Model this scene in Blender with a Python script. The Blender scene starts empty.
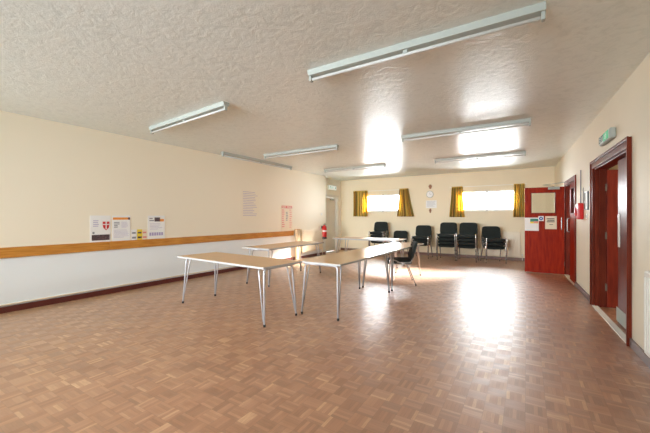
import bpy, bmesh, math, random
from mathutils import Vector, Matrix
random.seed(7)
PI = math.pi
C = bpy.context.scene.collection
SC = bpy.context.scene

# ------------------------------------------------------------------ camera
EYE = 1.32
cam = bpy.data.objects.new('camera', bpy.data.cameras.new('camera')); C.objects.link(cam)
cam.location = (0, 0, EYE); cam.rotation_euler = (PI/2, 0, math.atan2(202, 325))
cam.data.sensor_width = 36; cam.data.lens = 18.0; cam.data.shift_y = 0.0008
cam.data.clip_start = 0.05
SC.camera = cam
# ------------------------------------------------------------------ world, lights, exposure
wd = bpy.data.worlds.new('sky'); SC.world = wd; wd.use_nodes = True
bg = wd.node_tree.nodes['Background']
bg.inputs['Color'].default_value = (0.74, 0.92, 1.0, 1); bg.inputs['Strength'].default_value = 13.0
def area(name, loc, rot, sx, sy, power, color=(1, 1, 1), portal=False, spread=None):
    l = bpy.data.lights.new(name, 'AREA'); l.shape = 'RECTANGLE'; l.size = sx; l.size_y = sy
    l.energy = power; l.color = color
    o = bpy.data.objects.new(name, l); C.objects.link(o); o.location = loc; o.rotation_euler = rot
    if portal: l.cycles.is_portal = True
    if spread: l.spread = math.radians(spread)
    return o
H = 2.776                  # ceiling height
YF = 11.44                 # far wall
YB = -3.2                  # wall behind the camera
XL = -6.11                 # left wall
FILLWIN = [(-5.9, -3.7, 0.95, 2.45), (-3.1, -0.9, 0.95, 2.45)]  # unseen windows, added to fill the room with light from behind
FARWIN = [(-5.34, -3.84, 1.53, 2.16), (-1.95, -0.22, 1.53, 2.16)]
for (a, b, z0, z1) in FILLWIN:
    area('daylight_fill', ((a+b)/2, YB-0.22, (z0+z1)/2), (PI/2, 0, 0), b-a, z1-z0, 1, portal=True)
    area('daylight_fill', ((a+b)/2, YB-0.3, (z0+z1)/2+0.1), (PI/2-.13, 0, 0), b-a, z1-z0, 58, (0.95, 0.97, 1.0), spread=60)  # lamp added behind the camera to brighten the far end
for (a, b, z0, z1) in FARWIN:
    area('daylight_fill', ((a+b)/2, YF+0.27, (z0+z1)/2), (-PI/2, 0, 0), b-a, z1-z0, 1, portal=True)
    area('daylight_fill', ((a+b)/2, YF+0.32, (z0+z1)/2), (-PI/2, 0, 0), b-a, z1-z0, 92, (0.98, 0.97, 0.97))
sl = bpy.data.lights.new('hazy_sun', 'SUN'); sl.energy = 48; sl.angle = math.radians(8); sl.color = (1, .93, .84)
so = bpy.data.objects.new('hazy_sun', sl); C.objects.link(so); so.location = (0, 20, 9)
so.rotation_euler = Vector((-.30, -1, -.47)).to_track_quat('-Z', 'Y').to_euler()
VS = SC.view_settings
VS.view_transform = 'Standard'; VS.look = 'None'; VS.gamma = 1; VS.use_curve_mapping = False
VS.exposure = 0.46
SC.cycles.use_denoising = True
SC.cycles.max_bounces = 10; SC.cycles.diffuse_bounces = 7; SC.cycles.glossy_bounces = 4
SC.cycles.caustics_reflective = False; SC.cycles.sample_clamp_indirect = 6

# ------------------------------------------------------------------ materials
def srgb(r, g, b):
    f = lambda c: (c/255)/12.92 if c/255 <= 0.04045 else ((c/255+0.055)/1.055)**2.4
    return (f(r), f(g), f(b), 1)
def mat(name, col, rough=0.5, metal=0.0, spec=0.5, noise=None, bump=None, coat=0.0, emit=None):
    m = bpy.data.materials.new(name); m.use_nodes = True
    nt = m.node_tree; b = nt.nodes['Principled BSDF']
    b.inputs['Base Color'].default_value = col; b.inputs['Roughness'].default_value = rough
    b.inputs['Metallic'].default_value = metal; b.inputs['Specular IOR Level'].default_value = spec
    b.inputs['Coat Weight'].default_value = coat
    if emit:
        b.inputs['Emission Color'].default_value = emit[0]; b.inputs['Emission Strength'].default_value = emit[1]
    geo = nt.nodes.new('ShaderNodeNewGeometry')
    if noise:      # (scale, amount)
        n = nt.nodes.new('ShaderNodeTexNoise'); n.inputs['Scale'].default_value = noise[0]; n.inputs['Detail'].default_value = 5
        nt.links.new(geo.outputs['Position'], n.inputs['Vector'])
        mr = nt.nodes.new('ShaderNodeMapRange'); mr.inputs['From Min'].default_value = .3; mr.inputs['From Max'].default_value = .7
        mr.inputs['To Min'].default_value = 1-noise[1]; mr.inputs['To Max'].default_value = 1+noise[1]
        nt.links.new(n.outputs['Fac'], mr.inputs['Value'])
        mx = nt.nodes.new('ShaderNodeVectorMath'); mx.operation = 'SCALE'
        mx.inputs[0].default_value = col[:3]
        nt.links.new(mr.outputs['Result'], mx.inputs['Scale']); nt.links.new(mx.outputs['Vector'], b.inputs['Base Color'])
    if bump:       # (scale, strength, distance)
        n = nt.nodes.new('ShaderNodeTexNoise'); n.inputs['Scale'].default_value = bump[0]; n.inputs['Detail'].default_value = 4
        nt.links.new(geo.outputs['Position'], n.inputs['Vector'])
        bu = nt.nodes.new('ShaderNodeBump'); bu.inputs['Strength'].default_value = bump[1]; bu.inputs['Distance'].default_value = bump[2]
        nt.links.new(n.outputs['Fac'], bu.inputs['Height']); nt.links.new(bu.outputs['Normal'], b.inputs['Normal'])
    return m

def wood(name, c1, c2, scale=(1, 1, 12), rough=0.35, coat=0.2, spec=.3):
    m = bpy.data.materials.new(name); m.use_nodes = True; nt = m.node_tree; b = nt.nodes['Principled BSDF']; b.inputs['Specular IOR Level'].default_value = spec
    tc = nt.nodes.new('ShaderNodeTexCoord'); mp = nt.nodes.new('ShaderNodeMapping'); mp.inputs['Scale'].default_value = scale
    n = nt.nodes.new('ShaderNodeTexNoise'); n.inputs['Scale'].default_value = 3; n.inputs['Detail'].default_value = 6
    r = nt.nodes.new('ShaderNodeValToRGB'); r.color_ramp.elements[0].position = .3; r.color_ramp.elements[1].position = .7
    r.color_ramp.elements[0].color = c1; r.color_ramp.elements[1].color = c2
    nt.links.new(tc.outputs['Object'], mp.inputs['Vector']); nt.links.new(mp.outputs['Vector'], n.inputs['Vector'])
    nt.links.new(n.outputs['Fac'], r.inputs['Fac']); nt.links.new(r.outputs['Color'], b.inputs['Base Color'])
    b.inputs['Roughness'].default_value = rough; b.inputs['Coat Weight'].default_value = coat; b.inputs['Coat Roughness'].default_value = .2
    return m

def parquet():
    m = bpy.data.materials.new('parquet'); m.use_nodes = True; nt = m.node_tree; b = nt.nodes['Principled BSDF']
    N = nt.nodes.new; L = nt.links.new
    geo = N('ShaderNodeNewGeometry'); sep = N('ShaderNodeSeparateXYZ'); L(geo.outputs['Position'], sep.inputs[0])
    def M(op, a, bb=None, c=None):
        n = N('ShaderNodeMath'); n.operation = op
        for i, v in enumerate((a, bb, c)):
            if v is None: continue
            if isinstance(v, (int, float)): n.inputs[i].default_value = v
            else: L(v, n.inputs[i])
        return n.outputs[0]
    S = 0.122; K = 5
    u = M('DIVIDE', M('ADD', sep.outputs[0], 50.03), S); v = M('DIVIDE', M('ADD', sep.outputs[1], 50.0), S)
    cu = M('FLOOR', u); cv = M('FLOOR', v); fu = M('FRACT', u); fv = M('FRACT', v)
    par = M('MODULO', M('ADD', cu, cv), 2.0)
    inv = M('SUBTRACT', 1.0, par)
    across = M('ADD', M('MULTIPLY', par, fu), M('MULTIPLY', inv, fv))
    along = M('ADD', M('MULTIPLY', par, fv), M('MULTIPLY', inv, fu))
    k5 = M('MULTIPLY', across, float(K)); st = M('FLOOR', k5); fs = M('FRACT', k5)
    cmb = N('ShaderNodeCombineXYZ'); L(cu, cmb.inputs[0]); L(cv, cmb.inputs[1]); L(st, cmb.inputs[2])
    wn = N('ShaderNodeTexWhiteNoise'); wn.noise_dimensions = '3D'; L(cmb.outputs[0], wn.inputs['Vector'])
    cmb2 = N('ShaderNodeCombineXYZ'); L(cu, cmb2.inputs[0]); L(cv, cmb2.inputs[1])
    wn2 = N('ShaderNodeTexWhiteNoise'); wn2.noise_dimensions = '3D'; L(cmb2.outputs[0], wn2.inputs['Vector'])
    # grain along each finger
    gx = M('ADD', M('MULTIPLY', along, 1.2), M('MULTIPLY', wn.outputs['Value'], 30.0))
    cg = N('ShaderNodeCombineXYZ'); L(gx, cg.inputs[0]); L(M('MULTIPLY', k5, 4.0), cg.inputs[1]); L(cu, cg.inputs[2])
    gn = N('ShaderNodeTexNoise'); gn.inputs['Scale'].default_value = 1.5; gn.inputs['Detail'].default_value = 3; L(cg.outputs[0], gn.inputs['Vector'])
    big = N('ShaderNodeTexNoise'); big.inputs['Scale'].default_value = .55; big.inputs['Detail'].default_value = 3; L(geo.outputs['Position'], big.inputs['Vector'])
    val = M('ADD', M('ADD', M('MULTIPLY_ADD', M('POWER', wn.outputs['Value'], 2.0), .38, .14), M('MULTIPLY', wn2.outputs['Value'], .14)), M('MULTIPLY', gn.outputs['Fac'], .34))
    r = N('ShaderNodeValToRGB'); e = r.color_ramp.elements
    e[0].position = .12; e[0].color = srgb(112, 78, 54); e[1].position = .95; e[1].color = srgb(206, 168, 126)
    x = e.new(.45); x.color = srgb(154, 108, 78); x = e.new(.72); x.color = srgb(168, 122, 90)
    L(val, r.inputs['Fac'])
    # gaps
    def edge(f, w): return M('LESS_THAN', M('MINIMUM', f, M('SUBTRACT', 1.0, f)), w)
    gap = M('MAXIMUM', M('MULTIPLY', edge(fs, .035), .6), M('MAXIMUM', edge(fu, .009), edge(fv, .009)))
    mx = N('ShaderNodeMix'); mx.data_type = 'RGBA'; L(M('MULTIPLY', gap, .35), mx.inputs['Factor'])
    L(r.outputs['Color'], mx.inputs['A']); mx.inputs['B'].default_value = srgb(60, 30, 20)
    # paler, yellower towards the left: light off the wall put into the colour
    left_light = N('ShaderNodeMapRange'); L(M('ADD', sep.outputs[0], M('MULTIPLY', big.outputs['Fac'], 2.5)), left_light.inputs['Value'])
    left_light.inputs['From Min'].default_value = -0.6; left_light.inputs['From Max'].default_value = -5.0
    left_light.inputs['To Min'].default_value = 0; left_light.inputs['To Max'].default_value = .75
    tint = N('ShaderNodeMix'); tint.data_type = 'RGBA'; tint.blend_type = 'MULTIPLY'; L(left_light.outputs['Result'], tint.inputs['Factor'])
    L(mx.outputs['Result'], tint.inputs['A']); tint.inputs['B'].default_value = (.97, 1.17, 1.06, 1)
    hs = N('ShaderNodeHueSaturation'); L(tint.outputs['Result'], hs.inputs['Color'])
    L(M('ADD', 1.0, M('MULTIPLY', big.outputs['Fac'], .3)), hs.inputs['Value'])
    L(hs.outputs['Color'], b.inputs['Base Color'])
    L(M('ADD', .37, M('ADD', M('MULTIPLY', par, .14), M('MULTIPLY', big.outputs['Fac'], .10))), b.inputs['Roughness'])
    b.inputs['Specular IOR Level'].default_value = 1.0
    b.inputs['Coat Weight'].default_value = .7; b.inputs['Coat Roughness'].default_value = .36
    bu = N('ShaderNodeBump'); bu.inputs['Strength'].default_value = .12; bu.inputs['Distance'].default_value = .003
    L(M('ADD', M('MULTIPLY', M('SUBTRACT', 1.0, gap), .5), M('MULTIPLY', wn2.outputs['Value'], .5)), bu.inputs['Height'])
    L(bu.outputs['Normal'], b.inputs['Normal']); L(bu.outputs['Normal'], b.inputs['Coat Normal'])
    return m

def artex():
    m = bpy.data.materials.new('textured_ceiling'); m.use_nodes = True; nt = m.node_tree; b = nt.nodes['Principled BSDF']
    N = nt.nodes.new; L = nt.links.new
    geo = N('ShaderNodeNewGeometry')
    n0 = N('ShaderNodeTexNoise'); n0.inputs['Scale'].default_value = 4; n0.inputs['Detail'].default_value = 2; L(geo.outputs['Position'], n0.inputs['Vector'])
    w = N('ShaderNodeTexNoise'); w.inputs['Scale'].default_value = 10; w.inputs['Detail'].default_value = 5; w.inputs['Distortion'].default_value = 1.2
    L(geo.outputs['Position'], w.inputs['Vector'])
    f = N('ShaderNodeTexNoise'); f.inputs['Scale'].default_value = 70; f.inputs['Detail'].default_value = 3; L(geo.outputs['Position'], f.inputs['Vector'])
    ad = N('ShaderNodeMath'); ad.operation = 'MULTIPLY_ADD'; L(f.outputs['Fac'], ad.inputs[0]); ad.inputs[1].default_value = .35; L(w.outputs['Fac'], ad.inputs[2])
    bu = N('ShaderNodeBump'); bu.inputs['Strength'].default_value = .24; bu.inputs['Distance'].default_value = .02
    L(ad.outputs[0], bu.inputs['Height']); L(bu.outputs['Normal'], b.inputs['Normal'])
    r = N('ShaderNodeValToRGB'); e = r.color_ramp.elements; e[0].position = .3; e[1].position = .7
    e[0].color = srgb(208, 217, 214); e[1].color = srgb(228, 235, 232); L(ad.outputs[0], r.inputs['Fac'])
    L(r.outputs['Color'], b.inputs['Base Color'])
    b.inputs['Roughness'].default_value = .31; b.inputs['Specular IOR Level'].default_value = .3
    return m

def curtain_mat():
    m = bpy.data.materials.new('striped_curtain'); m.use_nodes = True; nt = m.node_tree; b = nt.nodes['Principled BSDF']
    N = nt.nodes.new; L = nt.links.new
    uv = N('ShaderNodeUVMap'); uv.uv_map = 'cloth'
    sep = N('ShaderNodeSeparateXYZ'); L(uv.outputs[0], sep.inputs[0])
    mu = N('ShaderNodeMath'); mu.operation = 'FRACT'; L(sep.outputs[0], mu.inputs[0])
    r = N('ShaderNodeValToRGB'); r.color_ramp.interpolation = 'EASE'; e = r.color_ramp.elements
    e[0].position = 0; e[0].color = srgb(230, 196, 98); e[1].position = 1; e[1].color = srgb(230, 196, 98)
    for p, c in ((.18, (244, 216, 120)), (.32, (176, 164, 84)), (.46, (216, 172, 86)), (.6, (250, 224, 132)), (.74, (150, 112, 60)), (.86, (190, 182, 104))):
        x = e.new(p); x.color = srgb(*c)
    L(mu.outputs[0], r.inputs['Fac']); L(r.outputs['Color'], b.inputs['Base Color'])
    b.inputs['Roughness'].default_value = .85
    tr = N('ShaderNodeBsdfTranslucent'); L(r.outputs['Color'], tr.inputs['Color'])
    mx = N('ShaderNodeMixShader'); mx.inputs[0].default_value = .5
    L(b.outputs[0], mx.inputs[1]); L(tr.outputs[0], mx.inputs[2]); L(mx.outputs[0], nt.nodes['Material Output'].inputs['Surface'])
    return m

def glass_mat(name='clear_glass', tint=(1, 1, 1, 1)):
    m = bpy.data.materials.new(name); m.use_nodes = True; nt = m.node_tree
    N = nt.nodes.new; L = nt.links.new
    nt.nodes.remove(nt.nodes['Principled BSDF'])
    t = N('ShaderNodeBsdfTransparent'); t.inputs[0].default_value = tint
    g = N('ShaderNodeBsdfGlossy'); g.inputs['Roughness'].default_value = .03
    fr = N('ShaderNodeFresnel'); fr.inputs[0].default_value = 1.5
    mx = N('ShaderNodeMixShader'); L(fr.outputs[0], mx.inputs[0]); L(t.outputs[0], mx.inputs[1]); L(g.outputs[0], mx.inputs[2])
    L(mx.outputs[0], nt.nodes['Material Output'].inputs['Surface'])
    return m

def two_tone_wall():
    m = mat('painted_wall', srgb(240, 231, 210), .6, bump=(60, .15, .003)); nt = m.node_tree; b = nt.nodes['Principled BSDF']
    N = nt.nodes.new; L = nt.links.new
    geo = N('ShaderNodeNewGeometry'); sep = N('ShaderNodeSeparateXYZ'); L(geo.outputs['Position'], sep.inputs[0])
    lt = N('ShaderNodeMath'); lt.operation = 'LESS_THAN'; L(sep.outputs[2], lt.inputs[0]); lt.inputs[1].default_value = .80
    mx = N('ShaderNodeMix'); mx.data_type = 'RGBA'; L(lt.outputs[0], mx.inputs['Factor'])
    mx.inputs['A'].default_value = srgb(240, 231, 210); mx.inputs['B'].default_value = srgb(236, 242, 244)
    L(mx.outputs['Result'], b.inputs['Base Color'])
    return m

M_WALL = mat('cream_paint', srgb(232, 218, 188), .6, noise=(1.2, .02), bump=(60, .15, .003))
M_WALL2 = two_tone_wall(); M_WALL3 = mat('pale_cream_paint', srgb(236, 228, 208), .6, noise=(1.2, .02), bump=(60, .15, .003))
M_CEIL = artex(); M_FLOOR = parquet()
M_WHITE = mat('white_gloss_paint', srgb(236, 234, 226), .35)
M_WHITE2 = mat('white_paper', srgb(236, 236, 234), .6)
M_CREAMP = mat('cream_enamel', srgb(232, 220, 196), .4)
M_MAHOG = wood('mahogany_stain', srgb(96, 30, 18), srgb(136, 48, 28), (8, 8, 1), .4, 0, .15)
M_MAHOG2 = wood('red_door_veneer', srgb(130, 26, 12), srgb(166, 48, 18), (8, 8, 1), .45, 0, .1)
M_MAHOG3 = wood('dark_mahogany', srgb(88, 32, 20), srgb(118, 48, 30), (8, 8, 1), .35, 0, .12)
M_PINE = wood('varnished_pine', srgb(182, 116, 44), srgb(212, 150, 68), (1, 1.2, 14), .35, .3)
M_BEIGEW = wood('pale_wood_board', srgb(208, 186, 152), srgb(222, 200, 166), (8, 8, 1), .5, 0)
M_SKIRT = mat('maroon_gloss_paint', srgb(92, 40, 34), .35)
M_SKIRT2 = mat('brown_skirting_paint', srgb(120, 84, 66), .4)
M_SKIRT3 = mat('grey_brown_skirting_paint', srgb(116, 98, 94), .35)
M_TOP = mat('beech_laminate', srgb(200, 150, 90), .30, spec=.7, coat=.4, noise=(9, .03))
M_TEDGE = mat('grey_plastic_edge', srgb(176, 176, 174), .4)
M_STEEL = mat('grey_steel_tube', srgb(186, 188, 192), .35, metal=.4)
M_CHROME = mat('chrome', srgb(222, 220, 216), .25, metal=.7)
M_FABRIC = mat('black_fabric', srgb(24, 31, 29), .9, noise=(200, .2), bump=(300, .3, .001))
M_BLACKP = mat('black_plastic', srgb(26, 26, 28), .45)
M_RED = mat('red_enamel', srgb(206, 24, 24), .3)
M_BLACK = mat('black_ink', srgb(40, 38, 40), .6)
M_GREY = mat('grey_ink', srgb(134, 134, 140), .6)
M_HINGE = mat('tarnished_steel', srgb(130, 118, 106), .5, metal=.5)
M_FIX = mat('light_fitting_enamel', srgb(176, 182, 176), .6, spec=.2)
M_TUBE = mat('frosted_tube', srgb(206, 208, 206), .4, spec=.3)
M_GREEN = mat('green_sign', srgb(30, 158, 108), .4, emit=(srgb(30, 190, 120), .25))
M_GREENP = mat('green_print', srgb(28, 118, 104), .5)
M_LIT = mat('lit_white_sign', srgb(240, 248, 248), .4, emit=(srgb(225, 250, 250), .35))
M_BLUE = mat('blue_print', srgb(40, 80, 170), .5)
M_REDP = mat('red_print', srgb(196, 44, 46), .5)
M_ORANGE = mat('orange_print', srgb(232, 150, 60), .5)
M_YELLOW = mat('yellow_print', srgb(236, 208, 60), .5)
M_PINKP = mat('pink_print', srgb(226, 150, 140), .6)
M_LILAC = mat('lilac_print', srgb(170, 160, 196), .6)
M_BROWN = mat('brown_wood_piece', srgb(140, 96, 58), .5)
M_PHOTO = mat('dark_photo_print', srgb(84, 66, 70), .5, noise=(60, .9))
M_PAPER_C = mat('cream_paper', srgb(238, 222, 196), .6)
M_CARPET = mat('beige_mat', srgb(170, 140, 110), .9, noise=(40, .1))
M_REDMAT = mat('red_carpet', srgb(140, 50, 40), .9)
M_CURT = curtain_mat(); M_GLASS = glass_mat(); M_SEAT_GLASS = glass_mat('door_glass', (.98, 1, .98, 1))

# ------------------------------------------------------------------ mesh helpers
def bx(bm, x0, x1, y0, y1, z0, z1, bevel=0, seg=2):
    r = bmesh.ops.create_cube(bm, size=1)['verts']
    for v in r:
        v.co = Vector(((x0+x1)/2+v.co.x*(x1-x0), (y0+y1)/2+v.co.y*(y1-y0), (z0+z1)/2+v.co.z*(z1-z0)))
    if bevel:
        es = list({e for v in r for e in v.link_edges})
        bmesh.ops.bevel(bm, geom=es, offset=bevel, segments=seg, affect='EDGES', profile=.5)
def smooth_path(pts, rad, n=5):
    """round the corners of a polyline"""
    out = [Vector(pts[0])]
    for i in range(1, len(pts)-1):
        p0, p1, p2 = Vector(pts[i-1]), Vector(pts[i]), Vector(pts[i+1])
        a = (p0-p1); b = (p2-p1); r = min(rad, a.length*.49, b.length*.49)
        A = p1+a.normalized()*r; B = p1+b.normalized()*r
        for k in range(n+1):
            t = k/n; out.append(A*(1-t)**2+p1*2*t*(1-t)+B*t*t)
    out.append(Vector(pts[-1])); return out
def tube(bm, pts, r, seg=10, rad=0):
    pts = smooth_path(pts, rad) if rad else [Vector(p) for p in pts]
    rings = []; up = None
    for i, p in enumerate(pts):
        d = (pts[min(i+1, len(pts)-1)]-pts[max(i-1, 0)]).normalized()
        if up is None:
            up = Vector((0, 0, 1)) if abs(d.z) < .9 else Vector((1, 0, 0))
        s = d.cross(up).normalized(); up = s.cross(d).normalized()
        rings.append([bm.verts.new(p+s*math.cos(2*PI*k/seg)*r+up*math.sin(2*PI*k/seg)*r) for k in range(seg)])
    for a, b in zip(rings, rings[1:]):
        for k in range(seg):
            f = bm.faces.new((a[k], a[(k+1) % seg], b[(k+1) % seg], b[k])); f.smooth = True
    bm.faces.new(rings[0][::-1]); bm.faces.new(rings[-1])
def lathe(bm, prof, c=(0, 0, 0), seg=24, axis='z'):
    rings = []
    for r, z in prof:
        ring = []
        for k in range(seg):
            a = 2*PI*k/seg; p = (r*math.cos(a), r*math.sin(a), z)
            if axis == 'y': p = (p[0], z, p[1])
            if axis == 'x': p = (z, p[0], p[1])
            ring.append(bm.verts.new(Vector(c)+Vector(p)))
        rings.append(ring)
    for a, b in zip(rings, rings[1:]):
        for k in range(seg):
            f = bm.faces.new((a[k], a[(k+1) % seg], b[(k+1) % seg], b[k])); f.smooth = True
    bm.faces.new(rings[0][::-1]); bm.faces.new(rings[-1])
def prism(bm, poly, d0, d1, plane='yz'):
    """extrude a 2D outline; plane yz -> x from d0 to d1; xz -> y from d0 to d1"""
    def P(u, v, d): return (d, u, v) if plane == 'yz' else (u, d, v)
    A = [bm.verts.new(P(u, v, d0)) for u, v in poly]; B = [bm.verts.new(P(u, v, d1)) for u, v in poly]
    n = len(poly)
    bm.faces.new(A); bm.faces.new(B[::-1])
    for i in range(n): bm.faces.new((A[i], B[i], B[(i+1) % n], A[(i+1) % n]))
def obj(name, bm, m, parent=None, label=None):
    me = bpy.data.meshes.new(name); bmesh.ops.recalc_face_normals(bm, faces=bm.faces); bm.to_mesh(me); bm.free()
    me.materials.append(m); o = bpy.data.objects.new(name, me); C.objects.link(o)
    if parent: o.parent = parent
    if label: o['label'] = label
    return o
def box(name, m, parent, *a, bevel=0, label=None, seg=2):
    bm = bmesh.new(); bx(bm, *a, bevel=bevel, seg=seg); return obj(name, bm, m, parent, label)
def boxes(name, m, parent, lst, bevel=0, label=None):
    bm = bmesh.new()
    for a in lst: bx(bm, *a, bevel=bevel)
    return obj(name, bm, m, parent, label)
def thing(name, label, cat, loc=(0, 0, 0), rz=0, group=None):
    o = bpy.data.objects.new(name, None); C.objects.link(o); o.empty_display_size = .1
    o.location = loc; o.rotation_euler = (0, 0, rz); o['label'] = label; o['category'] = cat
    if group: o['group'] = group
    return o
def sroot(name, loc=(0, 0, 0), rz=0):
    o = bpy.data.objects.new(name, None); C.objects.link(o); o.location = loc; o.rotation_euler = (0, 0, rz); o['kind'] = 'structure'
    return o
def struct(o): o['kind'] = 'structure'; return o
def dup(root, loc, rz, label, group=None):
    r = root.copy(); C.objects.link(r); r.location = loc; r.rotation_euler = (0, 0, rz); r['label'] = label
    if group: r['group'] = group
    for ch in list(root.children):
        c = ch.copy(); C.objects.link(c); c.parent = r
        for g in list(ch.children):
            d = g.copy(); C.objects.link(d); d.parent = c
    return r
def text(name, s, size, m, parent, loc, rot, ext=.0006, align='CENTER', sx=1.0):
    cu = bpy.data.curves.new(name, 'FONT'); cu.body = s; cu.size = size; cu.extrude = ext; cu.align_x = align; cu.align_y = 'CENTER'
    t = bpy.data.objects.new(name, cu); C.objects.link(t); bpy.context.view_layer.update()
    me = bpy.data.meshes.new_from_object(t.evaluated_get(bpy.context.evaluated_depsgraph_get()))
    bpy.data.objects.remove(t)
    me.materials.clear(); me.materials.append(m)
    o = bpy.data.objects.new(name, me); C.objects.link(o); o.parent = parent; o.location = loc; o.rotation_euler = rot; o.scale = (sx, 1, 1)
    return o

def wall_cells(bm, u0, u1, z0, z1, holes, put):
    """solid wall from u0..u1, z0..z1 with rectangular holes (a, b, za, zb)"""
    us = sorted({u0, u1, *[h[0] for h in holes], *[h[1] for h in holes]})
    for a, b in zip(us, us[1:]):
        hs = [h for h in holes if h[0] <= a+1e-6 and h[1] >= b-1e-6]
        if not hs: put(bm, a, b, z0, z1)
        else:
            h = hs[0]
            if h[2] > z0+1e-6: put(bm, a, b, z0, h[2])
            if h[3] < z1-1e-6: put(bm, a, b, h[3], z1)

# ------------------------------------------------------------------ the room
RO = (0.922, 3.96); RA = math.atan(0.0323)        # right wall: origin and direction
RW0, RW1 = YB-RO[1]-.1, (YF-RO[1])/math.cos(RA)
D2 = (4.54-RO[1], 6.22-RO[1]); D3 = (7.86-RO[1], 9.24-RO[1])
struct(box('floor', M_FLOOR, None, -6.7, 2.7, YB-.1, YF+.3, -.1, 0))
struct(box('ceiling', M_CEIL, None, -6.7, 1.35, YB-.1, YF+.3, H, H+.12))
bm = bmesh.new()
wall_cells(bm, -6.7, 1.4, 0, H, FARWIN, lambda b, a, c, z0, z1: bx(b, a, c, YF, YF+.25, z0, z1))
struct(obj('wall_far', bm, M_WALL))
bm = bmesh.new()
wall_cells(bm, -6.7, 1.4, 0, H, FILLWIN, lambda b, a, c, z0, z1: bx(b, a, c, YB-.2, YB, z0, z1))
struct(obj('wall_near', bm, M_WALL))
JY = 9.87
struct(box('wall_left', M_WALL2, None, XL-.2, XL, YB-.0, JY, 0, H))
XR = -6.36                                          # recessed end of the left wall, holding a white door
bm = bmesh.new()
wall_cells(bm, JY, YF, 0, H, [(10.12, 11.16, 0, 2.10)], lambda b, a, c, z0, z1: bx(b, XR-.2, XR, a, c, z0, z1))
struct(obj('wall_recess', bm, mat('white_wall_paint', srgb(248, 244, 234), .6)))
bm = bmesh.new()
wall_cells(bm, RW0, RW1, 0, H, [(D2[0], D2[1], 0, 2.05), (D3[0], D3[1], 0, 2.05)], lambda b, a, c, z0, z1: bx(b, 0, .16, a, c, z0, z1))
w = struct(obj('wall_right', bm, M_WALL3)); w.location = (RO[0], RO[1], 0); w.rotation_euler = (0, 0, RA)
def rw(y):                                          # world point on the right wall face at local y
    return (RO[0]-math.sin(RA)*y, RO[1]+math.cos(RA)*y, 0)
# skirtings
struct(boxes('baseboard_left', M_SKIRT, None, [(XL, XL+.02, YB, JY, 0, .085)]))
struct(boxes('trim_pipe', M_CREAMP, None, [(XL, XL+.018, YB, 8.0, .10, .122)], bevel=.006))
struct(boxes('baseboard_far', M_SKIRT2, None, [(XR, .66, YF-.02, YF, 0, .09)], bevel=.004))
o = struct(boxes('baseboard_right', M_SKIRT3, None, [(-.02, 0, RW0, D2[0]-.09, 0, .09), (-.02, 0, D2[1]+.09, D3[0]-.07, 0, .09), (-.02, 0, D3[1]+.07, RW1, 0, .09)], bevel=.004))
o.location = (RO[0], RO[1], 0); o.rotation_euler = (0, 0, RA)
# corridor behind the right wall
struct(boxes('wall_corridor', mat('corridor_paint', srgb(226, 208, 172), .6), None, [(2.5, 2.6, 2.0, YF, 0, 2.5), (1.08, 2.5, 1.95, 2.05, 0, 2.5), (.9, 2.6, YF, YF+.1, 0, 2.5)]))
struct(box('ceiling_corridor', mat('corridor_ceiling', srgb(226, 220, 206), .7), None, 1.12, 2.6, 1.95, YF+.1, 2.5, 2.6))
struct(box('floor_corridor', M_CARPET, None, 1.11, 2.5, 2.05, YF, 0, .006))
area('corridor_fill', (1.85, 5.6, 2.44), (0, 0, 0), .2, 1.2, 12, (1, .88, .72))  # added lamps without a fitting, to brighten the corridor
area('corridor_fill', (1.85, 9.2, 2.44), (0, 0, 0), .2, 1.2, 8, (1, .88, .72))

# windows ----------------------------------------------------------
def window(name, a, b, z0, z1, y, n, s):
    r = sroot(name); d = .06
    bm = bmesh.new(); f = .045
    bx(bm, a, b, y-d/2, y+d/2, z0, z0+f); bx(bm, a, b, y-d/2, y+d/2, z1-f, z1)
    bx(bm, a, a+f, y-d/2, y+d/2, z0+f, z1-f); bx(bm, b-f, b, y-d/2, y+d/2, z0+f, z1-f)
    for k in range(1, n):
        x = a+(b-a)*k/n; bx(bm, x-.034, x+.034, y-d/2, y+d/2, z0+f, z1-f)
    obj('window_frame', bm, M_WHITE, r)
    for k in range(n):
        x0 = a+(b-a)*k/n+.03; x1 = a+(b-a)*(k+1)/n-.03
        box('window_pane', M_GLASS, r, x0, x1, y-.003, y+.003, z0+f, z1-f)
    return r
for i, (a, b, z0, z1) in enumerate(FARWIN):
    r = window('window_%d' % (i+1), a, b, z0, z1, YF+.10, 2, 1)
    box('window_sill', M_WHITE, r, a-.0, b+.0, YF-.03, YF+.14, z0-.025, z0+.004, bevel=.004)
for i, (a, b, z0, z1) in enumerate(FILLWIN):
    window('window_%d' % (i+3), a, b, z0, z1, YB-.1, 3, -1)  # unseen, added openings that let in the fill light

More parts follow.
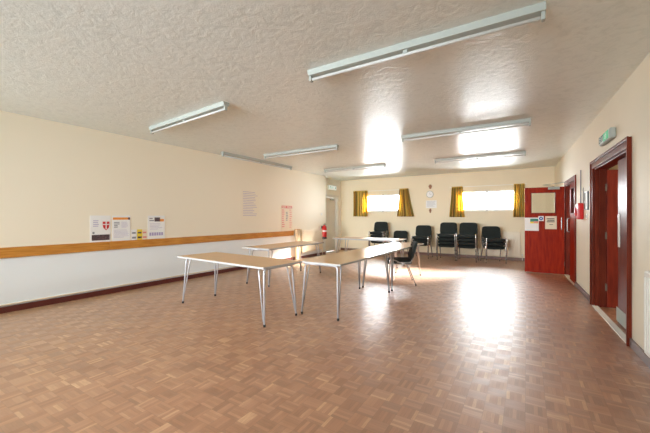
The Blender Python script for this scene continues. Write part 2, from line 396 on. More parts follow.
# curtains ---------------------------------------------------------
def curtain(x0, x1, bx0, bx1, z0, z1, y, label, seed, split=0):
    rnd = random.Random(seed)
    bm = bmesh.new(); uvl = bm.loops.layers.uv.new('cloth'); nu, nv = 72, 14
    folds = 5.5+rnd.random()
    ph = rnd.random()*6
    grid = []
    for j in range(nv+1):
        t = j/nv; row = []
        L = x0+(bx0-x0)*(t**1.3); R = x1+(bx1-x1)*(t**1.3)
        for i in range(nu+1):
            s = i/nu
            amp = .030+.014*t
            d = math.sin(s*folds*2*PI+ph+.5*math.sin(3*t+s*4))*amp+.008*math.sin(s*folds*5.1+ph)
            zz = z1+(z0-z1)*t+(.006*math.sin(s*folds*2*PI) if j == nv else 0)
            row.append((bm.verts.new((L+(R-L)*s+.006*math.sin(s*folds*4*PI), y+d, zz)), s, t))
        grid.append(row)
    for j in range(nv):
        for i in range(nu):
            q = (grid[j][i], grid[j][i+1], grid[j+1][i+1], grid[j+1][i])
            f = bm.faces.new([p[0] for p in q]); f.smooth = True
            for l, p in zip(f.loops, q): l[uvl].uv = (p[1]*2.2+seed*.37, p[2])
    r = thing('curtain', label, 'curtain', ((x0+x1)/2, y, z0), group='short curtains at the high windows')
    o = obj('drape', bm, M_CURT, r); o.location = (-(x0+x1)/2, -y, -z0)
    md = o.modifiers.new('thickness', 'SOLIDIFY'); md.thickness = .004
    hb = bmesh.new(); bx(hb, x0-r.location.x, x1-r.location.x, -.014, .014, z1-z0-.03, z1-z0+.012, bevel=.004)
    obj('heading_tape', hb, M_CURT, r)
    return r
CY = YF-.075
curtain(-5.74, -5.17, -5.74, -5.17, 1.34, 2.32, CY, 'olive and gold striped short curtain left of the far left window, furthest left', 1)
curtain(-3.90, -3.58, -3.99, -3.37, 1.34, 2.33, CY, 'gold striped short curtain flaring out on the right side of the far left window', 2)
curtain(-2.12, -1.79, -2.20, -1.73, 1.32, 2.31, CY, 'gold striped short curtain left of the far right window, above the stacked chairs', 3)
curtain(-.34, -.06, -.36, -.06, 1.32, 2.31, CY, 'gold striped short curtain right of the far right window, beside the open red door', 4)
for x0, x1, lb in ((-5.78, -3.52, 'slim white curtain rail over the far left window'), (-2.2, .0, 'slim white curtain rail over the far right window')):
    r = thing('curtain_rail', lb, 'curtain rail', (x0, YF, 2.3))
    box('rail', M_WHITE, r, 0, x1-x0, -.03, -.018, .0, .018, bevel=.003)
    [box('bracket', M_WHITE, r, q, q+.02, -.022, 0, .002, .016) for q in (.1, (x1-x0)/2, x1-x0-.12)]

# doors -------------------------------------------------------------
def hinge(parent, x, y, z):
    bm = bmesh.new(); bx(bm, x-.004, x+.004, y-.035, y+.035, z-.05, z+.05, bevel=.002); tube(bm, [(x-.006, y, z-.052), (x-.006, y, z+.052)], .007, 8)
    return obj('hinge', bm, M_HINGE, parent)
# door_2: near double door in the right wall
d2 = sroot('door_2', (RO[0], RO[1], 0), RA)
a, b = D2; F = .09
boxes('door_frame', M_MAHOG3, d2, [(-.025, .0, a-F, a+.01, 0, 2.14), (-.025, 0, b-.01, b+F, 0, 2.14), (-.025, 0, a+.01, b-.01, 2.04, 2.14),
      (0, .16, a, a+.03, 0, 2.05), (0, .16, b-.03, b, 0, 2.05), (0, .16, a+.03, b-.03, 2.02, 2.05),
      (-.04, -.025, a-F, a-F+.03, 0, 2.14), (-.04, -.025, b+F-.03, b+F, 0, 2.14), (-.04, -.025, a-F, b+F, 2.115, 2.145)], bevel=.003)
boxes('door_stop', M_MAHOG3, d2, [(.055, .075, a+.03, a+.045, 0, 2.02), (.055, .075, b-.045, b-.03, 0, 2.02)])
box('threshold', M_WHITE, d2, -.03, .04, a-.02, b, 0, .012, bevel=.004, label='worn white threshold strip')
lf = box('door_leaf', M_MAHOG3, d2, .08, .122, a+.035, a+.035+.76, .012, 2.015, bevel=.003, label='closed shiny mahogany leaf')
box('push_plate', M_WHITE, lf, .072, .08, a+.70, a+.77, .95, 1.35, bevel=.002)
box('kick_plate', M_FIX, lf, .076, .08, a+.06, a+.85, .03, .2, bevel=.001)
lf2 = box('door_leaf', M_MAHOG, d2, .13, .13+.86, b-.075, b-.035, .012, 2.0, bevel=.003, label='red mahogany leaf standing open into the corridor')
for z in (.3, 1.05, 1.75): hinge(lf2, .128, b-.05, z)
# door_3: far double door, one leaf standing open into the hall
d3 = sroot('door_3', (RO[0], RO[1], 0), RA)
a, b = D3; F = .07
boxes('door_frame', M_MAHOG, d3, [(-.02, 0, a-F, a+.008, 0, 2.13), (-.02, 0, b-.008, b+F, 0, 2.13), (-.02, 0, a+.008, b-.008, 2.04, 2.13),
      (0, .16, a, a+.03, 0, 2.05), (0, .16, b-.03, b, 0, 2.05), (0, .16, a+.03, b-.03, 2.02, 2.05)], bevel=.003)
box('threshold', M_CREAMP, d3, -.03, .05, a+.03, b-.03, 0, .01, bevel=.003)
def glazed_leaf(parent, u0, u1, t0, t1, axis, m, win, label):
    """leaf slab with a window hole; axis 'y': along y, thickness x; axis 'x': along x, thickness y"""
    bm = bmesh.new()
    put = (lambda q, p0, p1, z0, z1: bx(q, t0, t1, p0, p1, z0, z1)) if axis == 'y' else (lambda q, p0, p1, z0, z1: bx(q, p0, p1, t0, t1, z0, z1))
    wall_cells(bm, u0, u1, .012, 2.015, [win], put)
    lf = obj('door_leaf', bm, m, parent, label)
    w0, w1, z0, z1 = win; c = (t0+t1)/2
    bm = bmesh.new()
    if axis == 'y': bx(bm, c-.003, c+.003, w0, w1, z0, z1)
    else: bx(bm, w0, w1, c-.003, c+.003, z0, z1)
    obj('glass', bm, M_SEAT_GLASS, lf)
    bm = bmesh.new(); e = .018
    for (p0, p1, q0, q1) in ((w0, w1, z0, z0+e), (w0, w1, z1-e, z1), (w0, w0+e, z0, z1), (w1-e, w1, z0, z1)):
        if axis == 'y': bx(bm, t0-.006, t1+.006, p0, p1, q0, q1)
        else: bx(bm, p0, p1, t0-.006, t1+.006, q0, q1)
    obj('glazing_bead', bm, M_MAHOG, lf)
    return lf
lfc = glazed_leaf(d3, a+.035, a+.035+.70, .0, .042, 'y', M_MAHOG2, (a+.15, a+.62, 1.38, 1.92), 'closed leaf with a tall glass panel')
bm = bmesh.new(); tube(bm, [(0, a+.70, 1.0), (-.05, a+.70, 1.02), (-.05, a+.70, 1.28), (0, a+.70, 1.3)], .009, 8, .02); obj('handle', bm, M_CHROME, lfc)
# the open leaf: hinged at the far jamb, reaches into the hall along -x
lfo = glazed_leaf(d3, -.80, -.03, b-.075, b-.033, 'x', M_MAHOG2, (-.68, -.19, 1.40, 1.90), 'orange red leaf standing open into the hall with cream glass panel')
for z in (.25, 1.0, 1.8): hinge(lfo, -.03, b-.05, z)
bm = bmesh.new(); tube(bm, [(-.09, b-.075, 1.02), (-.09, b-.12, 1.04), (-.09, b-.12, 1.30), (-.09, b-.075, 1.32)], .009, 8, .02); obj('handle', bm, M_CHROME, lfo)
bm = bmesh.new(); bx(bm, -.34, -.12, b-.115, b-.077, 1.955, 2.01, bevel=.004)
tube(bm, [(-.22, b-.10, 2.02), (-.45, b-.2, 2.06), (-.02, b-.35, 2.09)], .007, 6); obj('door_closer', bm, M_FIX, lfo)
def leaf_front(u, z): return (u, b-.077, z)

# wall-mounted notices on the open leaf
LP = Vector(rw(0)); 
def on_leaf(name, label, cat, u, z, w, h, m, thick=.004):
    """thing whose local x is to the right seen from the hall, local z up, front face at y=-thick"""
    c, s = math.cos(RA), math.sin(RA); y = b-.0755
    r = thing(name, label, cat, (RO[0]+c*u-s*y, RO[1]+s*u+c*y, z), RA)
    box('sheet', m, r, -w/2, w/2, -thick, 0, -h/2, h/2)
    return r
n1 = on_leaf('notice', 'white landscape notice with a green and yellow heading on the open red door', 'notice', -.66, 1.15, .28, .31, M_WHITE2)
box('printed_heading', M_GREENP, n1, -.03, .13, -.006, -.004, .06, .13); box('printed_band', M_YELLOW, n1, -.03, .13, -.006, -.004, .02, .06)
box('printed_photo', M_PINKP, n1, .04, .12, -.007, -.006, .03, .07)
n2 = on_leaf('safety_sign', 'small white sign with a blue disc on the open red door', 'sign', -.475, 1.285, .105, .115, M_WHITE2)
bm = bmesh.new(); lathe(bm, [(.04, -.0065), (.04, -.004)], axis='y'); obj('blue_disc', bm, M_BLUE, n2)
boxes('white_symbol', M_WHITE2, n2, [(-.006, .006, -.0075, -.0065, -.02, .022), (-.016, .016, -.0075, -.0065, -.004, .006)])
n3 = on_leaf('notice', 'cream paper notice with black heading lines on the open red door, below the glass', 'notice', -.285, 1.19, .22, .30, M_PAPER_C)
boxes('printed_lines', M_BLACK, n3, [(-.08+.012*(k % 2), .07, -.0055, -.004, .08-.035*k, .098-.035*k) for k in range(3)]+[(-.03, .04, -.0055, -.004, -.05, -.04)])

# door_1: white door in the recess of the left wall
d1 = sroot('door_1')
boxes('door_frame', M_WHITE, d1, [(XR, XR+.02, 10.05, 10.14, 0, 2.17), (XR, XR+.02, 11.14, 11.23, 0, 2.17), (XR, XR+.02, 10.14, 11.14, 2.08, 2.17),
     (XR-.2, XR, 10.12, 10.15, 0, 2.1), (XR-.2, XR, 11.13, 11.16, 0, 2.1), (XR-.2, XR, 10.15, 11.13, 2.07, 2.1)], bevel=.003)
l1 = box('door_leaf', M_WHITE, d1, XR-.12, XR-.08, 10.155, 11.125, .01, 2.065)
bm = bmesh.new(); tube(bm, [(XR-.08, 10.25, 1.05), (XR-.03, 10.25, 1.05), (XR-.03, 10.37, 1.05)], .009, 8, .015); obj('handle', bm, M_CHROME, l1)
box('door_closer', M_FIX, l1, XR-.08, XR-.03, 10.7, 10.95, 1.96, 2.02, bevel=.004)

# ------------------------------------------------------------------ fixed things
# timber rail on the left wall, butt jointed
RJ = [YB+.01, -.9, 2.79, 5.6, 7.98]
for i, (p, q) in enumerate(zip(RJ, RJ[1:])):
    if q < 1: continue
    lb = ['', 'long varnished timber rail on left wall, nearest length ending under the shield poster', 'long varnished timber rail on left wall, middle length behind the front table', 'long varnished timber rail on left wall, far length ending under the red headed poster'][i]
    r = thing('wall_rail', lb, 'rail', (XL, p, .755), group='timber rail lengths on left wall')
    box('board', M_PINE, r, 0, .022, .001, q-p-.001, 0, .145, bevel=.003)
# radiator things
def radiator(label, loc, rz, L, hh, dd=.07, m=None):
    m = m or M_CREAMP
    r = thing('radiator', label, 'radiator', loc, rz)
    bm = bmesh.new(); bx(bm, 0, L, -dd, -dd+.018, 0, hh, bevel=.004)
    n = int(L/.05)
    for k in range(n):
        x = (k+.5)*L/n; bx(bm, x-.012, x+.012, -dd-.006, -dd+.002, .03, hh-.04, bevel=.003)
    bx(bm, 0, L, -dd+.03, -.02, .01, hh-.01)
    obj('panel', bm, m, r)
    box('top_grille', m, r, .0, L, -dd+.004, -.014, hh, hh+.008, bevel=.002)
    bm = bmesh.new(); tube(bm, [(L+.0, -.04, .05), (L+.05, -.04, .05), (L+.05, -.04, -loc[2]+.0)], .008, 8, .02); obj('pipe', bm, M_CREAMP, r)
    bm = bmesh.new(); lathe(bm, [(.016, 0), (.018, .03), (.014, .055)], (L+.05, -.04, .02)); obj('valve', bm, M_WHITE, r)
    [box('bracket', M_CREAMP, r, q, q+.02, -.02, 0, .1, hh-.1) for q in (.15, L-.17)]
    return r
radiator('cream panel radiator on far wall between chair stack and open red door', (-1.05, YF, .13), 0, .88, .73)
radiator('cream panel radiator on left wall beside red extinguisher', (XL, 8.36, .2), PI/2, 1.2, .71)
rr = rw(-.2); radiator('white panel radiator on right wall at frame edge', (rr[0], 3.84, .15), RA-PI/2, 1.5, .70, m=M_WHITE)
r = thing('wall_post', 'pale wooden upright board on left wall beside the radiator', 'board', (XL, 8.05, 0))
box('board', M_BEIGEW, r, .021, .075, 0, .20, .0, .93, bevel=.003)
box('end_cap', M_PINE, r, .021, .078, -.003, .203, .93, .945, bevel=.003)

# ceiling battens ----------------------------------------------------
def fitting(label, cx, y, L, rz=0, tubes=True):
    r = thing('fluorescent_light', label, 'light fitting', (cx, y, H), rz, 'fluorescent battens on the ceiling')
    bm = bmesh.new(); prism(bm, [(-.045, 0), (.045, 0), (.036, -.05), (-.036, -.05)], -L/2, L/2); obj('body', bm, M_FIX, r)
    for s in (-1, 1):
        bm = bmesh.new(); bx(bm, s*(L/2-.015)-.012, s*(L/2-.015)+.012, -.022, .022, -.105, -.05, bevel=.004)
        e = obj('lamp_holder', bm, M_FIX, r)
    bm = bmesh.new(); tube(bm, [(-L/2+.03, 0, -.083), (L/2-.03, 0, -.083)], .014, 12); obj('tube', bm, M_TUBE, r)
    bm = bmesh.new(); bx(bm, -.02, .02, -.016, .016, -.08, -.05, bevel=.003); obj('clip', bm, M_FIX, r)
    return r
F0 = fitting('long fluorescent batten on ceiling, largest and nearest, upper right', -.87, 2.69, 1.96)
dup(F0, (-4.21, 2.92, H), 0, 'fluorescent batten on ceiling, nearest on the left side').rotation_euler = (0, 0, -.085)
dup(F0, (-.93, 5.70, H), 0, 'fluorescent batten on ceiling, second in the right hand row')
dup(F0, (-1.0, 8.43, H), 0, 'fluorescent batten on ceiling, furthest in the right hand row above the far right window')
dup(F0, (-4.22, 5.70, H), 0, 'fluorescent batten on ceiling, second in the left hand row')
dup(F0, (-4.26, 8.42, H), 0, 'fluorescent batten on ceiling, furthest in the left hand row above the exit sign')
fitting('slim fluorescent batten running lengthways along the left wall ceiling edge', -5.78, 6.2, 2.5, PI/2)

# ------------------------------------------------------------------ folding tables
TH = .727
def end_frame(s, L, W):
    """leg pair at end s=-1/+1: two bent tubes meeting at the feet"""
    legs = []
    xt = s*(L/2-.10); xb = s*(L/2-.055)
    for t in (-1, 1):
        bm = bmesh.new()
        yb = t*(W/2-.065); yt = t*(W/2-.10)
        tube(bm, [(xt, 0, TH-.045), (xt, yt, TH-.045), (xb, yb, .012)], .0125, 10, .05)
        tube(bm, [(xt-s*.10, 0, TH-.045), (xt-s*.10, yt, TH-.045), (xb-s*.016, yb, .06)], .0095, 8, .05)
        legs.append((bm, xb, yb))
    return legs
def make_table(label, loc, rz, L=1.92, W=.70):
    r = thing('folding_table', label, 'table', loc, rz, 'folding tables set in a ring')
    bm = bmesh.new(); bx(bm, -L/2+.004, L/2-.004, -W/2+.004, W/2-.004, TH-.022, TH, bevel=.002); obj('tabletop', bm, M_TOP, r)
    boxes('edge_strip', M_TEDGE, r, [(-L/2, L/2, -W/2, -W/2+.005, TH-.026, TH-.001), (-L/2, L/2, W/2-.005, W/2, TH-.026, TH-.001),
          (-L/2, -L/2+.005, -W/2, W/2, TH-.026, TH-.001), (L/2-.005, L/2, -W/2, W/2, TH-.026, TH-.001)], bevel=.002)
    boxes('underframe', M_STEEL, r, [(-L/2+.06, L/2-.06, s*(W/2-.10)-.012, s*(W/2-.10)+.012, TH-.046, TH-.022) for s in (-1, 1)], bevel=.002)
    for s in (-1, 1):
        for bmq, xb, yb in end_frame(s, L, W):
            lg = obj('leg', bmq, M_STEEL, r)
            bm = bmesh.new(); lathe(bm, [(.015, 0), (.016, .02), (.014, .03)], (xb, yb, 0), 12); obj('foot', bm, M_BLACKP, lg)
    return r
T0 = make_table('beech topped folding table at front left, long side facing the camera', (-3.555, 3.29, 0), -.035)
T0.rotation_euler = (0, 0, -.085)
dup(T0, (-2.33, 4.51, 0), PI/2, 'beech topped folding table in the centre, end pointing at the camera')
dup(T0, (-2.33, 6.46, 0), PI/2, 'folding table with window glare, behind the centre table and beside the black chairs')
dup(T0, (-4.43, 5.56, 0), PI/2, 'folding table nearest the left wall, running parallel to it')
dup(T0, (-3.75, 8.36, 0), .02, 'furthest folding table, white with glare, in front of the far left window')

# ------------------------------------------------------------------ chairs
def make_chair(label, loc, rz):
    """faces local -y"""
    r = thing('stacking_chair', label, 'chair', loc, rz)
    # cushions
    def cushion(pts_plane, t0, t1, w, h0, h1, r0, r1):
        """rounded rectangle w x (h0..h1), corner radii r0 (low edge) and r1 (high edge), softened"""
        pl = []
        for cx, cy, rr, a0 in ((w-r1, h1-r1, r1, 0), (-w+r1, h1-r1, r1, 90), (-w+r0, h0+r0, r0, 180), (w-r0, h0+r0, r0, 270)):
            for q in range(6): an = math.radians(a0+q*18); pl.append((cx+rr*math.cos(an), cy+rr*math.sin(an)))
        bm = bmesh.new(); prism(bm, pl, t0, t1, 'xz')
        es = [e for e in bm.edges if abs(e.verts[0].co.y-e.verts[1].co.y) < 1e-6]
        bmesh.ops.bevel(bm, geom=es, offset=abs(t1-t0)*.36, segments=3, affect='EDGES', profile=.5)
        for f in bm.faces: f.smooth = len(f.verts) < 8
        return bm
    bm = cushion('xz', -.036, .036, .25, -.235, .215, .07, .04)          # lies in x/z, then is laid flat
    for v in bm.verts:
        x, y, z = v.co; v.co = Vector((x, z-.015, .445-y+.010*math.cos(x*5)-.35*max(0, -z-.13)**1.3))
    obj('seat', bm, M_FABRIC, r)
    bm = cushion('xz', -.024, .024, .25, -.175, .185, .05, .085)
    for v in bm.verts: v.co.y += .034*(1-(v.co.x/.25)**2)
    rot = Matrix.Rotation(-.27, 4, 'X')
    for v in bm.verts: v.co = rot @ v.co + Vector((0, .235, .655))
    obj('backrest', bm, M_FABRIC, r)
    bm = bmesh.new(); bx(bm, -.21, .21, -.20, .18, .400, .418, bevel=.005); obj('seat_shell', bm, M_BLACKP, r)
    for s in (-1, 1):
        # front leg: rises to the seat rail, runs back under the seat
        bm = bmesh.new(); tube(bm, [(s*.265, -.245, 0.012), (s*.262, -.215, .50), (s*.262, -.10, .475), (s*.25, -.02, .425)], .011, 9, .03); lg = obj('leg', bm, M_CHROME, r)
        bm = bmesh.new(); lathe(bm, [(.014, 0), (.014, .025)], (s*.265, -.245, 0), 10); obj('foot', bm, M_BLACKP, lg)
        # rear leg continues forward to the rail
        bm = bmesh.new(); tube(bm, [(s*.265, .27, 0.012), (s*.245, .12, .40), (s*.245, -.02, .425)], .011, 9, .08); lg = obj('leg', bm, M_CHROME, r)
        bm = bmesh.new(); lathe(bm, [(.014, 0), (.014, .025)], (s*.265, .27, 0), 10); obj('foot', bm, M_BLACKP, lg)
        bm = bmesh.new(); tube(bm, [(s*.245, -.08, .44), (s*.245, .185, .43), (s*.225, .285, .72)], .010, 9, .07); obj('back_upright', bm, M_CHROME, r)
    bm = bmesh.new(); tube(bm, [(-.245, -.12, .425), (.245, -.12, .425)], .009, 8); tube(bm, [(-.245, .12, .42), (.245, .12, .42)], .009, 8); obj('cross_bar', bm, M_CHROME, r)
    return r
CH = make_chair('black fabric chair with chrome legs pulled up to the right side of the tables', (-2.17, 6.36, 0), -1.15)
STACK = [
    (-4.48, 10.9, 4, .0, 'far left stack, behind the white glare table'),
    (-3.82, 11.0, 1, .0, 'low single chair behind the table, between stacks'),
    (-2.92, 10.72, 3, .0, 'stack below the wall clock'),
    (-2.10, 10.62, 4, .02, 'middle stack left of the tallest pair, below the right window curtain'),
    (-1.52, 10.60, 4, .0, 'tall stack below the far right window'),
    (-.84, 10.66, 3, .38, 'rightmost stack beside the radiator'),
]
NM = {4: ['bottom', 'second from bottom', 'third from bottom', 'top'], 3: ['bottom', 'middle', 'top'], 1: ['only']}
WH = ['leftmost stack, behind the furthest table', '', 'stack under the white wall clock', 'stack left of the far right window', 'stack under the far right window', 'angled stack beside the far wall radiator']
for i, (x, y, n, rz, _) in enumerate(STACK):
    for k in range(n):
        lb = 'single black fabric chair on far wall, between the leftmost stack and the clock' if n == 1 else 'black fabric chair, %s of the %s' % (NM[n][k], WH[i])
        fx = .035*k
        dup(CH, (x+math.sin(rz)*fx, y-math.cos(rz)*fx, k*.105), rz, lb, 'chairs stacked along the far wall')

# ------------------------------------------------------------------ left wall papers
def on_left(name, label, cat, y0, y1, z0, z1, m, x=XL, th=.004):
    """local x runs along the wall to the right seen from the hall, front is local -y"""
    r = thing(name, label, cat, (x+.001, (y0+y1)/2, (z0+z1)/2), PI/2)
    w, h = (y1-y0), (z1-z0)
    if name: box('sheet', m, r, -w/2, w/2, -th, 0, -h/2, h/2)
    return r, w, h
def lines(parent, m, x0, x1, z1, z0, n, th=.004, seed=0, hgt=.35):
    rnd = random.Random(seed); L = []
    st = (z1-z0)/n
    for k in range(n):
        e = x0+(x1-x0)*(.62+.38*rnd.random()); z = z1-k*st
        L.append((x0, e, -th-.001, -th, z-st*hgt, z))
    return boxes('printed_lines', m, parent, L)
RT = .145+.755                                        # top of the rail
r, w, h = on_left('poster', 'white poster with red shield and white cross, above left wall rail', 'poster', 2.50, 2.81, RT, 1.345, M_WHITE2)
sh = [(-.0, -.088), (.040, -.048), (.052, .0), (.052, .06), (-.052, .06), (-.052, .0), (-.040, -.048)]
bm = bmesh.new(); prism(bm, [(x+.085, z+.06) for x, z in sh], -.006, -.004, 'xz'); s = obj('red_shield', bm, M_REDP, r)
boxes('white_cross', M_WHITE2, s, [(.077, .093, -.0072, -.006, -.01, .12), (.035, .135, -.0072, -.006, .063, .079)])
box('photo_strip', M_PHOTO, r, -.13, .14, -.0055, -.004, -.195, -.10); lines(r, M_LILAC, -.11, .0, .14, .02, 4, seed=4)
box('photo_print', M_GREY, r, -.12, -.09, -.0055, -.004, -.085, -.05)
r, w, h = on_left('poster', 'white poster with orange heading band, beside the shield poster', 'poster', 2.835, 3.14, RT, 1.345, M_WHITE2)
box('orange_band', M_ORANGE, r, -.14, .12, -.0055, -.004, .15, .19); lines(r, M_GREY, -.12, -.03, .11, .0, 4, seed=2, hgt=.5); lines(r, M_LILAC, -.0, .13, .11, -.0, 6, seed=3, hgt=.25)
lines(r, M_LILAC, -.12, .13, -.03, -.18, 7, seed=5, hgt=.2); box('photo_print', M_PHOTO, r, .11, .145, -.0055, -.004, .15, .19)
for y0, y1, mm, mb, lb in ((3.155, 3.255, M_WHITE2, M_GREY, 'small white leaflet on rail, left of the yellow leaflet'), (3.262, 3.355, M_YELLOW, M_PHOTO, 'small yellow leaflet standing on left wall rail'), (3.362, 3.44, M_PAPER_C, M_PINKP, 'small cream and pink leaflet on rail, right of the yellow leaflet')):
    r, w, h = on_left('leaflet', lb, 'leaflet', y0, y1, RT, 1.09, mm); r['group'] = 'leaflets on the rail'
    box('picture', mb, r, -.035, .035, -.0055, -.004, -.07, -.035); box('heading', mb, r, -.035, .03, -.0055, -.004, .02, .05)
r, w, h = on_left('poster', 'white poster with dark photo strips top and bottom, rightmost above the rail', 'poster', 3.46, 3.80, RT, 1.345, M_WHITE2)
box('photo_strip', M_PHOTO, r, -.04, .07, -.0055, -.004, .11, .19); box('photo_print', M_ORANGE, r, .07, .15, -.0055, -.004, .11, .16)
lines(r, M_GREY, -.14, -.05, .18, .10, 2, seed=8, hgt=.5); lines(r, M_LILAC, -.13, .13, .07, -.06, 5, seed=9, hgt=.2); boxes('photo_row', M_LILAC, r, [(-.14+.047*k, -.105+.047*k, -.0055, -.004, -.16, -.10) for k in range(6)])
r, w, h = on_left('notice', 'large cream paper list of handwritten lines on left wall', 'notice', 5.84, 6.48, 1.26, 2.02, mat('aged_paper', srgb(240, 230, 208), .6))
lines(r, M_LILAC, -.27, .27, .33, -.32, 15, seed=11, hgt=.22)
r, w, h = on_left('poster', 'tall poster with red heading above the far end of the rail', 'poster', 7.40, 7.93, RT+.005, 1.68, M_PAPER_C)
box('red_heading', M_REDP, r, -.25, .25, -.0055, -.004, .29, .36)
boxes('heading_letters', M_PAPER_C, r, [(-.22+.045*k, -.195+.045*k, -.0066, -.0055, .305, .345) for k in range(10) if k != 4])
lines(r, M_PINKP, -.24, -.10, .25, -.30, 9, seed=12, hgt=.5); lines(r, M_GREY, -.05, .06, .18, -.1, 6, seed=13, hgt=.5); lines(r, M_PINKP, .12, .24, .25, -.33, 9, seed=14, hgt=.4)

# extinguisher at the end of the left wall ----------------------------
r = thing('fire_extinguisher', 'red fire extinguisher hung on left wall near the white door', 'fire extinguisher', (XL+.10, 9.62, .56))
bm = bmesh.new(); lathe(bm, [(.06, 0), (.085, .02), (.088, .05), (.088, .36), (.07, .42), (.03, .45), (.022, .48)]); cy = obj('cylinder', bm, M_RED, r)
bm = bmesh.new(); lathe(bm, [(.0885, 0), (.0895, .002), (.0895, .068), (.0885, .07)]); o = obj('base_ring', bm, M_BLACKP, cy)
bm = bmesh.new(); lathe(bm, [(.0885, .25), (.0892, .252), (.0892, .298), (.0885, .30)]); obj('label_band', bm, M_WHITE2, cy)
bm = bmesh.new(); bx(bm, -.02, .02, -.02, .06, .48, .50, bevel=.004); bx(bm, -.012, .012, -.02, .10, .515, .527, bevel=.003); obj('valve_handle', bm, M_BLACKP, r)
bm = bmesh.new(); tube(bm, [(0, .03, .47), (.02, .12, .42), (.03, .115, .18)], .010, 8, .05); obj('hose', bm, M_BLACKP, r)
bm = bmesh.new(); bx(bm, -.10, -.085, -.03, .03, .25, .45); obj('wall_bracket', bm, M_BLACKP, r)
# notices beyond it
def plate(name, label, cat, y0, y1, z0, z1, m, x): return on_left(name, label, cat, y0, y1, z0, z1, m, x)[0]
r = plate('safety_sign', 'small green sign on wall above the left extinguisher', 'sign', 9.95, 10.045, .97, 1.10, M_GREENP, XR)
boxes('white_symbol', M_WHITE2, r, [(-.035, -.01, -.0055, -.004, -.02, .02), (.0, .035, -.0055, -.004, -.01, .01)])
r = plate('safety_sign', 'white wall notice with blue oval beside the white door', 'sign', 9.93, 10.045, 1.28, 1.54, M_WHITE2, XR)
bm = bmesh.new(); lathe(bm, [(.035, -.0055), (.035, -.004)], axis='y'); o = obj('blue_oval', bm, M_BLUE, r); o.scale = (1, 1, 2)
r = thing('light_switch', 'small white switch on left wall above the extinguisher', 'switch', (XL, 9.6, 1.42), PI/2)
box('plate', M_WHITE, r, -.045, .045, -.012, 0, -.045, .045, bevel=.004); box('rocker', M_WHITE, r, -.012, .012, -.018, -.012, -.02, .02, bevel=.002)

def running_man(name, m, parent, cx, cz, s, y0, y1):
    bm = bmesh.new()
    L = lambda pts: prism(bm, [(cx+u*s, cz+v*s) for u, v in pts], y0, y1, 'xz')
    L([(.05+.09*math.cos(k*PI/5), .36+.09*math.sin(k*PI/5)) for k in range(10)])
    L([(-.10, .22), (.08, .26), (.04, -.02), (-.12, -.04)])
    L([(.06, .24), (.26, .10), (.22, .04), (.04, .16)]); L([(-.10, .22), (-.28, .10), (-.24, .04), (-.08, .15)])
    L([(-.04, -.02), (.04, -.02), (.20, -.18), (.16, -.44), (.09, -.44), (.11, -.2)]); L([(-.12, -.03), (-.02, -.03), (-.14, -.26), (-.36, -.26), (-.36, -.20), (-.18, -.19)])
    return obj(name, bm, m, parent)
r = thing('exit_sign', 'lit white exit sign over the white door in the far left corner', 'exit sign', (XR, 10.72, 2.44), PI/2)
box('housing', M_WHITE, r, -.28, .28, -.05, 0, -.085, .085, bevel=.006)
box('lit_panel', M_LIT, r, -.27, .27, -.056, -.05, -.075, .075)
boxes('arrow', M_GREENP, r, [(.12, .22, -.058, -.056, -.01, .01), (.19, .22, -.058, -.056, -.04, .04)])
running_man('running_figure', M_GREENP, r, 0, 0, .15, -.058, -.056)
bm = bmesh.new()
for q in ((-.22, -.20, -.05, .05), (-.14, -.12, -.05, .05), (-.22, -.12, .04, .055)): bx(bm, q[0], q[1], -.058, -.056, q[2], q[3])
obj('door_symbol', bm, M_GREENP, r)

# ------------------------------------------------------------------ far wall clock, plaque
r = thing('wall_clock', 'round pale wall clock above white notice on far wall', 'clock', (-2.84, YF, 2.10))
bm = bmesh.new(); lathe(bm, [(.115, 0), (.12, -.015), (.12, -.03), (.108, -.035)], axis='y', seg=32); obj('case', bm, M_FIX, r)
bm = bmesh.new(); lathe(bm, [(.105, -.035), (.105, -.037)], axis='y', seg=32); obj('dial', bm, M_WHITE2, r)
boxes('hands', M_GREY, r, [(-.004, .004, -.04, -.037, 0, .075), (0, .05, -.04, -.037, -.004, .004)])
r = thing('notice', 'white landscape notice on far wall below the clock', 'notice', (-2.80, YF, 1.76))
box('sheet', M_WHITE2, r, -.18, .18, -.006, 0, -.13, .13); lines(r, M_GREY, -.15, .15, .10, -.10, 6, th=.006, seed=20, hgt=.2)
for z0, z1, w, lb in ((2.29, 2.44, .05, 'small brown wooden ornament above the wall clock'), (1.46, 1.61, .035, 'small brown wooden ornament hanging below the white notice')):
    r = thing('wall_ornament', lb, 'ornament', (-2.83, YF, z0))
    bm = bmesh.new(); prism(bm, [(-w*.5, 0), (w*.5, 0), (w, (z1-z0)*.5), (w*.6, z1-z0), (-w*.6, z1-z0), (-w, (z1-z0)*.5)], -.02, 0, 'xz'); obj('carving', bm, M_BROWN, r)
    box('crossbar', M_BROWN, r, -w*1.3, w*1.3, -.026, -.02, (z1-z0)*.55, (z1-z0)*.7)

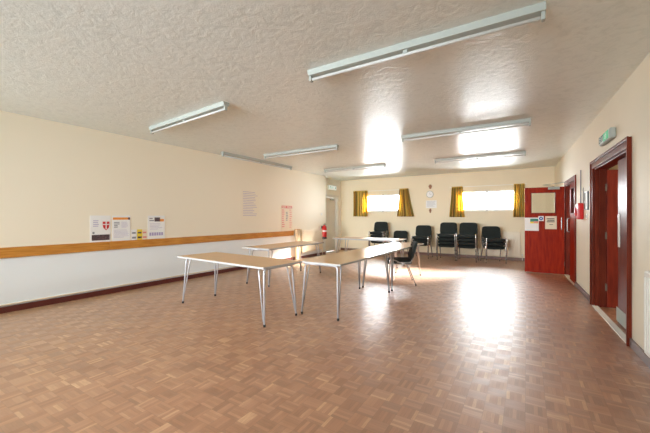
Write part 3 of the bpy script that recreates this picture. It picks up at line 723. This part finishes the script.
# ------------------------------------------------------------------ right wall things (local: y along wall away, x into wall)
def on_right(name, label, cat, y, z):
    p = rw(y-RO[1]); return thing(name, label, cat, (p[0], p[1], z), RA)
r = on_right('exit_sign', 'green and white exit sign box on right wall over the near doorway', 'exit sign', 5.30, 2.315)
box('housing', M_FIX, r, -.06, 0, -.28, .28, -.065, .065, bevel=.02)
box('lit_panel', mat('sign_panel', srgb(196, 212, 200), .4), r, -.064, -.059, -.25, .25, -.05, .05)
box('green_panel', M_GREEN, r, -.066, -.064, -.22, .03, -.05, .05)
rm = running_man('running_figure', M_WHITE2, r, 0, 0, .10, -.002, 0); rm.rotation_euler = (0, 0, -PI/2); rm.location = (-.066, -.09, 0)
text('lettering', 'EXIT', .115, M_BLACK, r, (-.0648, .145, 0), (PI/2, 0, -PI/2))
r = on_right('alarm_box', 'red fire alarm box with conduit on right wall between the doors', 'alarm', 7.12, 1.42)
box('case', M_RED, r, -.085, 0, -.10, .14, -.14, .14, bevel=.02, seg=3)
box('call_point', M_RED, r, -.105, -.085, .02, .12, -.08, .06, bevel=.008)
bm = bmesh.new(); tube(bm, [(-.02, .06, .14), (-.02, .06, .72)], .009, 8); obj('conduit', bm, M_GREY, r)
r = on_right('conduit_pipe', 'thin grey cable running up right wall beside the far door frame', 'cable', 7.0, 1.56)
bm = bmesh.new(); tube(bm, [(-.012, 0, 0), (-.012, 0, .26)], .006, 8); obj('cable', bm, M_GREY, r)
r = on_right('picture_frame', 'small black framed notice on right wall beside the near doorway', 'picture frame', 6.74, 1.585)
boxes('frame', M_BLACKP, r, [(-.02, 0, -.13, -.11, -.15, .15), (-.02, 0, .11, .13, -.15, .15), (-.02, 0, -.11, .11, .13, .15), (-.02, 0, -.11, .11, -.15, -.13)])
box('print', M_WHITE2, r, -.010, -.002, -.11, .11, -.13, .13)
r = on_right('light_switch', 'small white switch on right wall below the black framed notice', 'switch', 6.74, 1.33)
box('plate', M_WHITE, r, -.012, 0, -.045, .045, -.045, .045, bevel=.004); box('rocker', M_FIX, r, -.018, -.012, -.012, .012, -.02, .02, bevel=.002)
